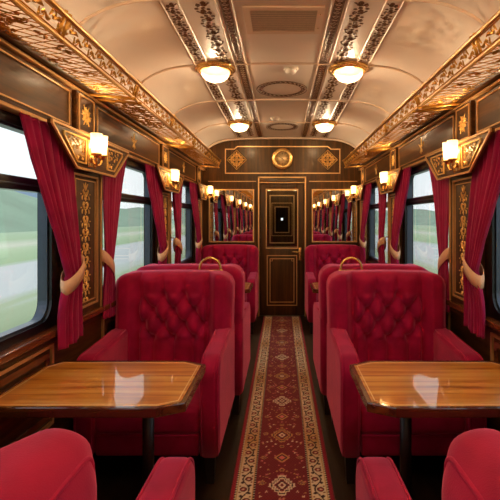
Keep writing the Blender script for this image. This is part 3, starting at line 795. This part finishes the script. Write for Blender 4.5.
# ---------------------------------------------------------------- carpet
def carpet():
    hw = 0.285; nx = 115
    xs = np.linspace(-hw, hw, nx); ys = np.concatenate([np.arange(YB+0.3, 2.2, 0.05), np.arange(2.2, 4.6, 0.0055), np.arange(4.6, 6.72, 0.012)])
    X, Y = np.meshgrid(xs, ys); A = np.abs(X)
    def C(r, g, b): return np.array(srgb(r, g, b)[:3])
    red, edge, navy, cream, gold, dark, pink = C(112, 0, 32), C(152, 6, 44), C(26, 14, 24), C(226, 212, 186), C(190, 146, 88), C(52, 12, 18), C(206, 120, 116)
    P = np.zeros(X.shape+(3,)); P[:] = red
    def put(mask, c): P[mask] = c
    pit = 0.57
    # small flowers in the field
    rnd = random.Random(4)
    def flower(cx, cy, r, c, k=5, ph=0.0, core=None):
        sel = (np.abs(Y-cy) < r*1.6) & (np.abs(X-cx) < r*1.6)
        d = np.hypot(X-cx, Y-cy); t = np.arctan2(Y-cy, X-cx)
        put(sel & (d < r*(0.72+0.35*np.cos(k*t+ph))), c)
        if core is not None: put(sel & (d < r*0.35), core)
    cy = 2.46-pit*2
    while cy < 6.8:
        for q in range(46):
            fx = rnd.uniform(0.0, 0.132); fy = cy+rnd.uniform(0, pit); r = rnd.uniform(0.0055, 0.010)
            c = rnd.choice((cream, gold, pink, pink, gold))
            kk = rnd.choice((2, 3, 4, 5)); ph = rnd.uniform(0, 6)
            for s in (-1, 1): flower(s*fx, fy, r, c, kk, ph if s > 0 else PI-ph)
        for s in (-1, 1):
            for fy in (0.02, pit/2):
                flower(s*0.112, cy+fy, 0.022, gold, 8, 0, dark); flower(s*0.112, cy+fy, 0.012, navy, 4, 0, pink)
        cy += pit
    # medallions
    k = -2; 
    while 2.46+k*pit/1.0 < 6.8:
        cy = 2.46+k*pit; big = (k % 2 == 0)
        c1 = cream if big else gold
        d = A/0.078+np.abs(Y-cy)/0.105; t = np.arctan2((Y-cy), X)
        dd = d*(1+0.09*np.cos(16*t)); sel = np.abs(Y-cy) < 0.16
        put(sel & (dd < 1.0), c1); put(sel & (dd < 0.86), dark); put(sel & (dd < 0.74), c1); put(sel & (dd < 0.60), red)
        put(sel & (dd < 0.42), navy); put(sel & (dd < 0.32), cream); put(sel & (dd < 0.17), red)
        fy = cy+pit/2
        for s in (-1, 1):
            flower(0, cy+s*0.15, 0.018, gold, 6, 0, dark)
        d = A/0.05+np.abs(Y-fy)/0.06; sel = np.abs(Y-fy) < 0.1
        put(sel & (d < 1.0), gold); put(sel & (d < 0.7), dark); put(sel & (d < 0.45), pink)
        k += 1
    # borders
    ab = (0.5+0.5*np.cos(2*PI*(Y-2.40)/(pit*2)))**0.5; bcol = gold[None, None]*(1-ab[..., None])+cream[None, None]*ab[..., None]
    mb = (A > 0.160) & (A < 0.243); P[mb] = bcol[mb]
    v = (A-0.2015); ph = 2*PI*Y/0.19
    vine = np.abs(v-0.020*np.sin(ph)) < 0.0045; put(mb & vine, dark)
    u = (Y % 0.095)/0.095-0.5; s = np.where((Y//0.095) % 2 == 0, 1, -1)
    r = np.hypot(u*0.095, v+s*0.012); put(mb & (r < 0.021), dark); put(mb & (r < 0.015), C(150, 30, 36)); put(mb & (r < 0.007), cream)
    r2 = np.hypot((np.abs(u)-0.36)*0.095, v-s*0.022); put(mb & (r2 < 0.010), dark)
    r3 = np.abs(np.abs(u)-0.30)*0.095+np.abs(v+s*0.030); put(mb & (r3 < 0.008), C(120, 60, 30))
    for a0, a1, p in ((0.146, 0.160, 0.022), (0.243, 0.258, 0.022)):
        g = (A > a0) & (A < a1); put(g, navy); w = ((Y % p)/p-0.5); mid = (a0+a1)/2
        put(g & (np.abs(w)*p+np.abs(A-mid) < 0.0065), cream); put(g & (np.minimum(np.abs(A-a0), np.abs(A-a1)) < 0.0022), gold)
    put(A > 0.258, edge); put(A > 0.279, C(110, 8, 22))
    ny = len(ys)
    me = bpy.data.meshes.new('carpet_runner')
    Z = np.full(X.shape, 0.012)+0.0006*np.sin(X*900)*np.sin(Y*900); Z[:, 0] = 0.001; Z[:, -1] = 0.001
    V = np.stack([X, Y, Z], -1).reshape(-1, 3)
    i = np.arange(ny-1)[:, None]*nx+np.arange(nx-1)[None]; F = np.stack([i, i+1, i+nx+1, i+nx], -1).reshape(-1, 4)
    me.from_pydata(V.tolist(), [], F.tolist())
    ca = me.color_attributes.new('weave', 'FLOAT_COLOR', 'POINT')
    ca.data.foreach_set('color', np.concatenate([P.reshape(-1, 3), np.ones((nx*ny, 1))], 1).astype(np.float32).ravel())
    m, t, p = new_mat('woven_carpet'); at = t.nodes.new('ShaderNodeVertexColor'); at.layer_name = 'weave'
    n = t.nodes.new('ShaderNodeTexNoise'); n.inputs['Scale'].default_value = 260
    tcn = t.nodes.new('ShaderNodeTexCoord'); b = t.nodes.new('ShaderNodeBump'); b.inputs['Strength'].default_value = 0.5; b.inputs['Distance'].default_value = 0.003
    t.links.new(tcn.outputs['Object'], n.inputs['Vector']); t.links.new(n.outputs['Fac'], b.inputs['Height']); t.links.new(b.outputs[0], p.inputs['Normal'])
    t.links.new(at.outputs['Color'], p.inputs['Base Color']); p.inputs['Roughness'].default_value = 0.9; p.inputs['Sheen Weight'].default_value = 0.1
    me.materials.append(m)
    o = bpy.data.objects.new('carpet_runner', me); COL.objects.link(o)
    tag(o, 'long patterned red oriental carpet runner down the aisle', 'carpet')
carpet()

# ---------------------------------------------------------------- armchair
BX, BZ = 0.147, 0.20
BTN = [(-0.0735, 0.985), (0.0735, 0.985), (-0.147, 0.885), (0, 0.885), (0.147, 0.885), (-0.0735, 0.785), (0.0735, 0.785), (-0.147, 0.685), (0, 0.685), (0.147, 0.685),
       (-0.205, 0.785), (0.205, 0.785)]
BC = Vector((0, 0.32, 0.655)); BS = Vector((0.84, 0.20, 0.97))
def smooth(a, b, x):
    t = max(0, min(1, (x-a)/(b-a))); return t*t*(3-2*t)
def tuft(x, z):
    """outward puff of the padded front at x, z"""
    zz = z-0.885
    u = x/BX+zz/BZ; v = x/BX-zz/BZ
    puff = (abs(math.sin(PI*u))*abs(math.sin(PI*v)))**0.5
    pl = abs(math.sin(PI*x/BX))**0.6 ; pt = abs(math.cos(PI*x/BX))**0.6
    lo = smooth(0.70, 0.675, z); hi = smooth(0.975, 1.0, z)
    mid = 1-lo-hi
    h = 0.055*(mid*max(0, puff)+lo*pl*0.75+hi*pt*0.7)
    for bx, bz in BTN:
        d2 = (x-bx)**2+(z-bz)**2
        h -= 0.034*math.exp(-d2/(2*0.017**2))
    return h
def back_disp(p):
    sx_, dx_, dz_ = (1 if p.x > 0 else -1), abs(p.x)-0.32, p.z+BC.z-1.04
    if dx_ > 0 and dz_ > 0:
        h_ = math.hypot(dx_, dz_); ux, uz = dx_/h_, dz_/h_
        if min(ux, uz)/max(ux, uz) <= 0.5: b_ = 0.10/max(ux, uz)
        else: q_ = 0.05*(ux+uz); b_ = q_+math.sqrt(max(0, q_*q_-0.005+0.0025))
        k_ = 0.10/b_; p = Vector((sx_*(0.32+dx_*k_), p.y, 1.04+dz_*k_-BC.z))
    x, y, z = p.x, p.y+BC.y, p.z+BC.z
    front = smooth(0.02, -0.07, p.y)       # 1 on the front face
    if front > 0:
        ax = abs(x); wing = smooth(0.225, 0.262, ax)
        edge = smooth(1.14, 1.07, z)
        h = (1-wing)*tuft(x, z)*edge
        h += wing*(0.070*smooth(0.25, 0.31, ax)*(1-0.5*smooth(0.36, 0.42, ax)))
        h -= 0.022*math.exp(-((ax-0.243)/0.010)**2)
        y -= front*h
    # gentle crown on the top edge, slight recline
    top = smooth(0.9, 1.14, z)
    z += top*(0.014*(1-(x/0.42)**2))
    xx = x*(1+0.015*smooth(0.7, 1.1, z))
    y += 0.02*smooth(0.5, 1.14, z)
    return Vector((xx-BC.x, y-BC.y, z-BC.z))
def arm_outline():
    o = [(-0.40, 0.16), (-0.405, 0.40), (-0.41, 0.60)]
    for k in range(9):
        t = PI-(PI/2)*k/8; o.append((-0.30+0.11*math.cos(t), 0.625+0.11*math.sin(t)))
    o += [(-0.15, 0.742), (0.0, 0.75), (0.15, 0.762), (0.28, 0.765), (0.40, 0.768), (0.42, 0.74), (0.42, 0.45), (0.42, 0.16)]
    return o[::-1]
def make_chair():
    r = empty('armchair'); tag(r, cat='armchair')
    v, f, _ = rbox_data(BS, 0.05, (76, 3, 80), 5, back_disp)
    m = MB(); m.add([Vector(p)+BC for p in v], f, True); bk = m.build('backrest', VELV, r)
    for bx, bz in BTN[:10]:
        m = MB(); yb = BC.y-0.10-tuft(bx, bz)+0.02*smooth(0.5, 1.14, bz)
        m.lathe([(0, -0.009), (0.007, -0.007), (0.011, -0.001), (0.011, 0.004), (0, 0.004)], (bx, yb, bz), 12, 'Y'); m.build('button', VELVP, bk)
    for s in (-1, 1):   # piping round the backrest ends
        pp = [back_disp(Vector((s*0.409, y, z))-BC)+BC for y, z in rrect(0.243, 0.397, 0.70, 1.117, 0.027, 5)]
        m = MB(); m.tube(pp, 0.0055, 6, True); m.build('piping', VELVP, bk)
    ol = arm_outline()
    for s in (-1, 1):
        T = lambda a, b, c: (s*(0.305+c), a, b)
        m = MB(); pillow(m, ol, T, 0.0, 0.118, 0.035, 5); am = m.build('arm', VELV, r)
        for cc in (0.012, 0.106):
            pp = [q for q in inset(ol, 0.008) if not (q[0] > 0.25)]
            m = MB(); m.tube([(s*(0.305+cc), a-0.004 if a < -0.3 else a, b+0.002) for a, b in pp], 0.005, 6); m.build('piping', VELVP, am)
    def seat_disp(p):
        d = 0.018*(1-(p.x/0.33)**2)*(1-(p.y/0.33)**2) if p.z > 0 else 0
        return Vector((p.x, p.y, p.z+d))
    rbox((0, -0.075, 0.365), (0.625, 0.64, 0.17), 0.045, (12, 12, 2), 4, seat_disp).build('seat_cushion', VELV, r)
    m = MB(); m.bbox(-0.30, 0.30, -0.385, 0.40, 0.16, 0.285, 0.012); m.build('seat_base', VELV, r)
    m = MB(); ol2 = [(-0.305, 0.283), (0.305, 0.283)]
    m.tube([(-0.30, -0.387, 0.282), (0.30, -0.387, 0.282)], 0.005, 6); m.build('piping', VELVP, r)
    for sx in (-1, 1):
        for sy, yy in ((-1, -0.36), (1, 0.37)):
            m = MB(); x = sx*0.365
            vs = []
            for z, h in ((0.165, 0.030), (0.0, 0.022)):
                for a, b in ((-1, -1), (1, -1), (1, 1), (-1, 1)): vs.append((x+a*h, yy+b*h, z))
            m.add(vs, [(0, 1, 2, 3), (7, 6, 5, 4), (0, 4, 5, 1), (1, 5, 6, 2), (2, 6, 7, 3), (3, 7, 4, 0)], False); m.build('leg', LEGM, r)
    return r
chair = make_chair(); u = [False]
hand = empty('grab_handle')
def add_handle(c, x):
    m = MB(); pts = []
    for k in range(25):
        t = PI*k/24; pts.append((x-0.082*math.cos(t)*(1.0 if abs(math.cos(t)) < .9 else 0.98), 0.40, 1.135+0.105*math.sin(t)**0.8))
    m.tube(pts, 0.010, 10); m.tube([(x-0.085, 0.40, 1.142), (x+0.085, 0.40, 1.142)], 0.009, 8)
    for s in (-1, 1): m.lathe([(0, 1.155), (0.014, 1.152), (0.018, 1.14), (0.018, 1.13)], (x+s*0.082, 0.40, 0), 12)
    m.build('grab_handle', GOLD, c)
bpy.data.objects.remove(hand)
G = 'crimson tufted armchairs'
CH = [(-0.765, 2.875, 0, 'crimson tufted velvet armchair facing us behind the nearest left table', 'h-'),
      (0.745, 2.875, 0, 'crimson tufted velvet armchair facing us behind the nearest right table', 'h+'),
      (-0.72, 3.765, PI, 'crimson armchair back to back behind the left tufted chair, facing the end wall', ''),
      (0.715, 3.765, PI, 'crimson armchair back to back behind the right tufted chair, facing the end wall', ''),
      (-0.76, 6.12, 0, 'crimson tufted armchair against the end wall under the left mirror', ''),
      (0.75, 6.12, 0, 'crimson tufted armchair against the end wall under the right mirror', ''),
      (-0.715, 1.045, PI, 'crimson armchair seen from behind, cut off in the bottom left corner', ''),
      (0.67, 1.045, PI, 'crimson armchair seen from behind, cut off in the bottom right corner', ''),
      (-0.75, 0.04, 0, 'crimson armchair beside the camera seen only in the left mirror', ''),
      (0.75, 0.04, 0, 'crimson armchair beside the camera seen only in the right mirror', ''),
      (-0.75, -1.75, PI, 'crimson armchair behind the camera seen only in the left mirror, facing forward', ''),
      (0.75, -1.75, PI, 'crimson armchair behind the camera seen only in the right mirror, facing forward', ''),
      (-0.75, -2.66, 0, 'crimson armchair far behind the camera seen only in the left mirror', ''),
      (0.75, -2.66, 0, 'crimson armchair far behind the camera seen only in the right mirror', '')]
hs = []
for ci, (x, y, rz, lb, fl_) in enumerate(CH):
    c = place(chair, u, (x, y, 0), rz, lb, G, CHS.get(ci, (0.978, 1, 0.975)))
    if ci in (6, 7):
        for q in [k for k in COL.objects if k.parent == c and k.name.startswith('backrest')]: q.scale = (0.94, 1, 1)
    if fl_: hs.append((c, fl_))
for c, f in hs: add_handle(c, 0.235 if f == 'h-' else -0.235)

# ---------------------------------------------------------------- tables (local +x towards the aisle; origin under the wall edge)
tb = empty('dining_table'); tag(tb, cat='table')
D = 0.295; L = 0.825
o = [(0.0, -D+0.03), (0.04, -D), (L-0.105, -D), (L, -D+0.055), (L, D-0.065), (L-0.11, D), (0.06, D), (0.0, D-0.09)]
TT = lambda a, b, c: (a, b, c)
m = MB(); io = inset(o, 0.022)
m.prism(io, TT, 0.722, 0.7505)
top = m.build('tabletop', TABLEW, tb)
m = MB(); m.ring(o, inset(o, 0.0225), TT, 0.712, 0.752)
em = m.build('edge_moulding', EDGEW, tb); bv = em.modifiers.new('bevel', 'BEVEL'); bv.width = 0.004; bv.segments = 2
m = MB(); a = inset(o, 0.034); m.ring(a, inset(a, 0.004), TT, 0.748, 0.7512); m.build('inlay_line', plain('pale_inlay', srgb(232, 196, 140), 0.3, 0, 0.6), tb)
m = MB(); m.tube([(0.60, 0, 0.02), (0.60, 0, 0.71)], 0.027, 14); m.lathe([(0.0, 0.70), (0.09, 0.70), (0.10, 0.712), (0, 0.712)], (0.60, 0, 0), 20); m.build('pedestal', LEGM, tb)
m = MB(); m.lathe([(0, 0.0), (0.15, 0.0), (0.15, 0.012), (0.05, 0.028), (0.0, 0.03)], (0.60, 0, 0), 24); m.build('foot', LEGM, tb)
m = MB(); m.bbox(0.0, 0.02, -0.2, 0.2, 0.66, 0.722, 0.003); m.build('wall_bracket', LEGM, tb)
u = [False]
for x, y, sg, lb in ((-1.218, 2.035, -1, 'octagonal amber lacquered table in front of the near left armchair'), (1.172, 2.035, 1, 'octagonal amber lacquered table in front of the near right armchair'),
                 (-1.165, 4.93, -1, 'wooden table between the far left armchairs, mostly hidden'), (1.155, 4.93, 1, 'wooden table between the far right armchairs, mostly hidden'),
                 (-1.2, -0.78, -1, 'wooden table behind the camera on the left, out of view'), (1.2, -0.78, 1, 'wooden table behind the camera on the right, out of view')):
    t = place(tb, u, (x, y, 0), 0 if sg < 0 else PI, lb, 'octagonal wooden tables')
    if sg > 0: t.scale = (1, -1, 1); t.rotation_euler = (0, 0, PI)

# ================================================================ OUTSIDE
def grass_mat():
    m, t, p = new_mat('fields'); tcn = t.nodes.new('ShaderNodeTexCoord'); s = t.nodes.new('ShaderNodeSeparateXYZ')
    ab = t.nodes.new('ShaderNodeMath'); ab.operation = 'ABSOLUTE'
    mp = t.nodes.new('ShaderNodeMapping'); mp.inputs['Scale'].default_value = (0.6, 0.05, 1)
    n = t.nodes.new('ShaderNodeTexNoise'); n.inputs['Scale'].default_value = 1.0; n.inputs['Detail'].default_value = 5
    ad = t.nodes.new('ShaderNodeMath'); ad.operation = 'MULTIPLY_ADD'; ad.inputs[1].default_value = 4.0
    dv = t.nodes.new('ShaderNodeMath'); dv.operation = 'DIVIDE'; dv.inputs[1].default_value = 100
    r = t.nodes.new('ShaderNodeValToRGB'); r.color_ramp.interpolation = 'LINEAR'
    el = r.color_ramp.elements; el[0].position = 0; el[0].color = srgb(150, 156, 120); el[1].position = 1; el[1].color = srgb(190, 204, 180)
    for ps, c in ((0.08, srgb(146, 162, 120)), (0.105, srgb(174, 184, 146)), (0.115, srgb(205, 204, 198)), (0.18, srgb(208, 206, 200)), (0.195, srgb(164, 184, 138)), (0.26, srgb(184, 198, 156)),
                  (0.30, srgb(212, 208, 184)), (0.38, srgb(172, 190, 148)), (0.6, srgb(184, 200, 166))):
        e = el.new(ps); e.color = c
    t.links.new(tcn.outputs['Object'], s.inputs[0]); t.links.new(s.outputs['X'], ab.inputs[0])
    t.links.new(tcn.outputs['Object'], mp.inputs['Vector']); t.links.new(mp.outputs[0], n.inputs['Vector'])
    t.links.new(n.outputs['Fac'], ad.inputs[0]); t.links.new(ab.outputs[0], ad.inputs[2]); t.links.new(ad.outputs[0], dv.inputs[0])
    t.links.new(dv.outputs[0], r.inputs['Fac']); t.links.new(r.outputs['Color'], p.inputs['Base Color']); p.inputs['Roughness'].default_value = 0.95
    return m
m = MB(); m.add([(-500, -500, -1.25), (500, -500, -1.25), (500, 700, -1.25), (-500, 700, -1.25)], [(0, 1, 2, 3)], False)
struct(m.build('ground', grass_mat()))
HILLM = plain('hazy_green_hills', srgb(150, 170, 144), 0.95, 0, 0, 0, 0.06, 0.25)  # distance haze is mixed into this pale green
MTM = plain('haze_tinted_blue_hills', srgb(132, 150, 170), 0.95, 0, 0, 0, 0.02, 0.15)  # far haze painted in as the blue-grey base colour
def hill(x0, x1, H, mat, seed):
    rnd = random.Random(seed); ph = [rnd.uniform(0, 6) for _ in range(5)]
    vs = []; fs = []; nx, ny = 10, 60
    for i in range(nx+1):
        t = i/nx
        for j in range(ny+1):
            y = -300+900*j/ny
            hh = H*(0.6+0.25*math.sin(y*0.011+ph[0])+0.2*math.sin(y*0.027+ph[1])+0.07*math.sin(y*0.08+ph[2]))
            vs.append((x0+(x1-x0)*t, y, -1.4+hh*math.sin(PI*t)**1.3+0.4*math.sin(i*2+y*0.05)*math.sin(PI*t)))
    for i in range(nx):
        for j in range(ny):
            a = i*(ny+1)+j; fs.append((a, a+1, a+ny+2, a+ny+1))
    m = MB(); m.add(vs, fs, True); return struct(m.build('hill', mat))
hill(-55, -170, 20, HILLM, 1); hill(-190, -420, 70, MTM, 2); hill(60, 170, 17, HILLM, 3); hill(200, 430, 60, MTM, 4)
TREEM = plain('haze_tinted_tree_green', srgb(132, 156, 122), 0.95, 0, 0, 0, 1.0, 0.3); TRUNK = plain('tree_bark', srgb(90, 74, 60), 0.9)  # crown green lightened to carry the haze of distance
import bmesh
tree = empty('tree'); tag(tree, cat='tree')
bm = bmesh.new(); rnd = random.Random(9)
for k in range(9):
    mt = Matrix.Translation((rnd.uniform(-1.3, 1.3), rnd.uniform(-1.3, 1.3), rnd.uniform(2.4, 4.6))) @ Matrix.Scale(rnd.uniform(0.9, 1.5), 4)
    bmesh.ops.create_icosphere(bm, subdivisions=3, radius=1, matrix=mt)
for v in bm.verts: v.co += v.normal*rnd.uniform(-0.12, 0.12)
me = bpy.data.meshes.new('crown'); bm.to_mesh(me); bm.free(); me.materials.append(TREEM)
o = bpy.data.objects.new('crown', me); COL.objects.link(o); o.parent = tree
m = MB(); m.tube([(0, 0, -0.2), (0.05, 0, 1.5), (0, 0.1, 3.2)], [0.25, 0.18, 0.12], 8); m.build('trunk', TRUNK, tree)
u = [False]
for i, (x, y) in enumerate(((-52, 70), (-56, 76), (-60, 84), (-52, 110), (50, 78), (54, 86), (60, 96), (52, 125))):
    place(tree, u, (x, y, -1.25), rnd.uniform(0, 6), '%s round hazy green tree in the fields outside the %s windows' % (('nearest', 'second nearest', 'third nearest', 'farthest')[i % 4], 'left' if x < 0 else 'right'), 'trees outside', (1.1, 1.2, 0.85+0.1*(i % 3)))
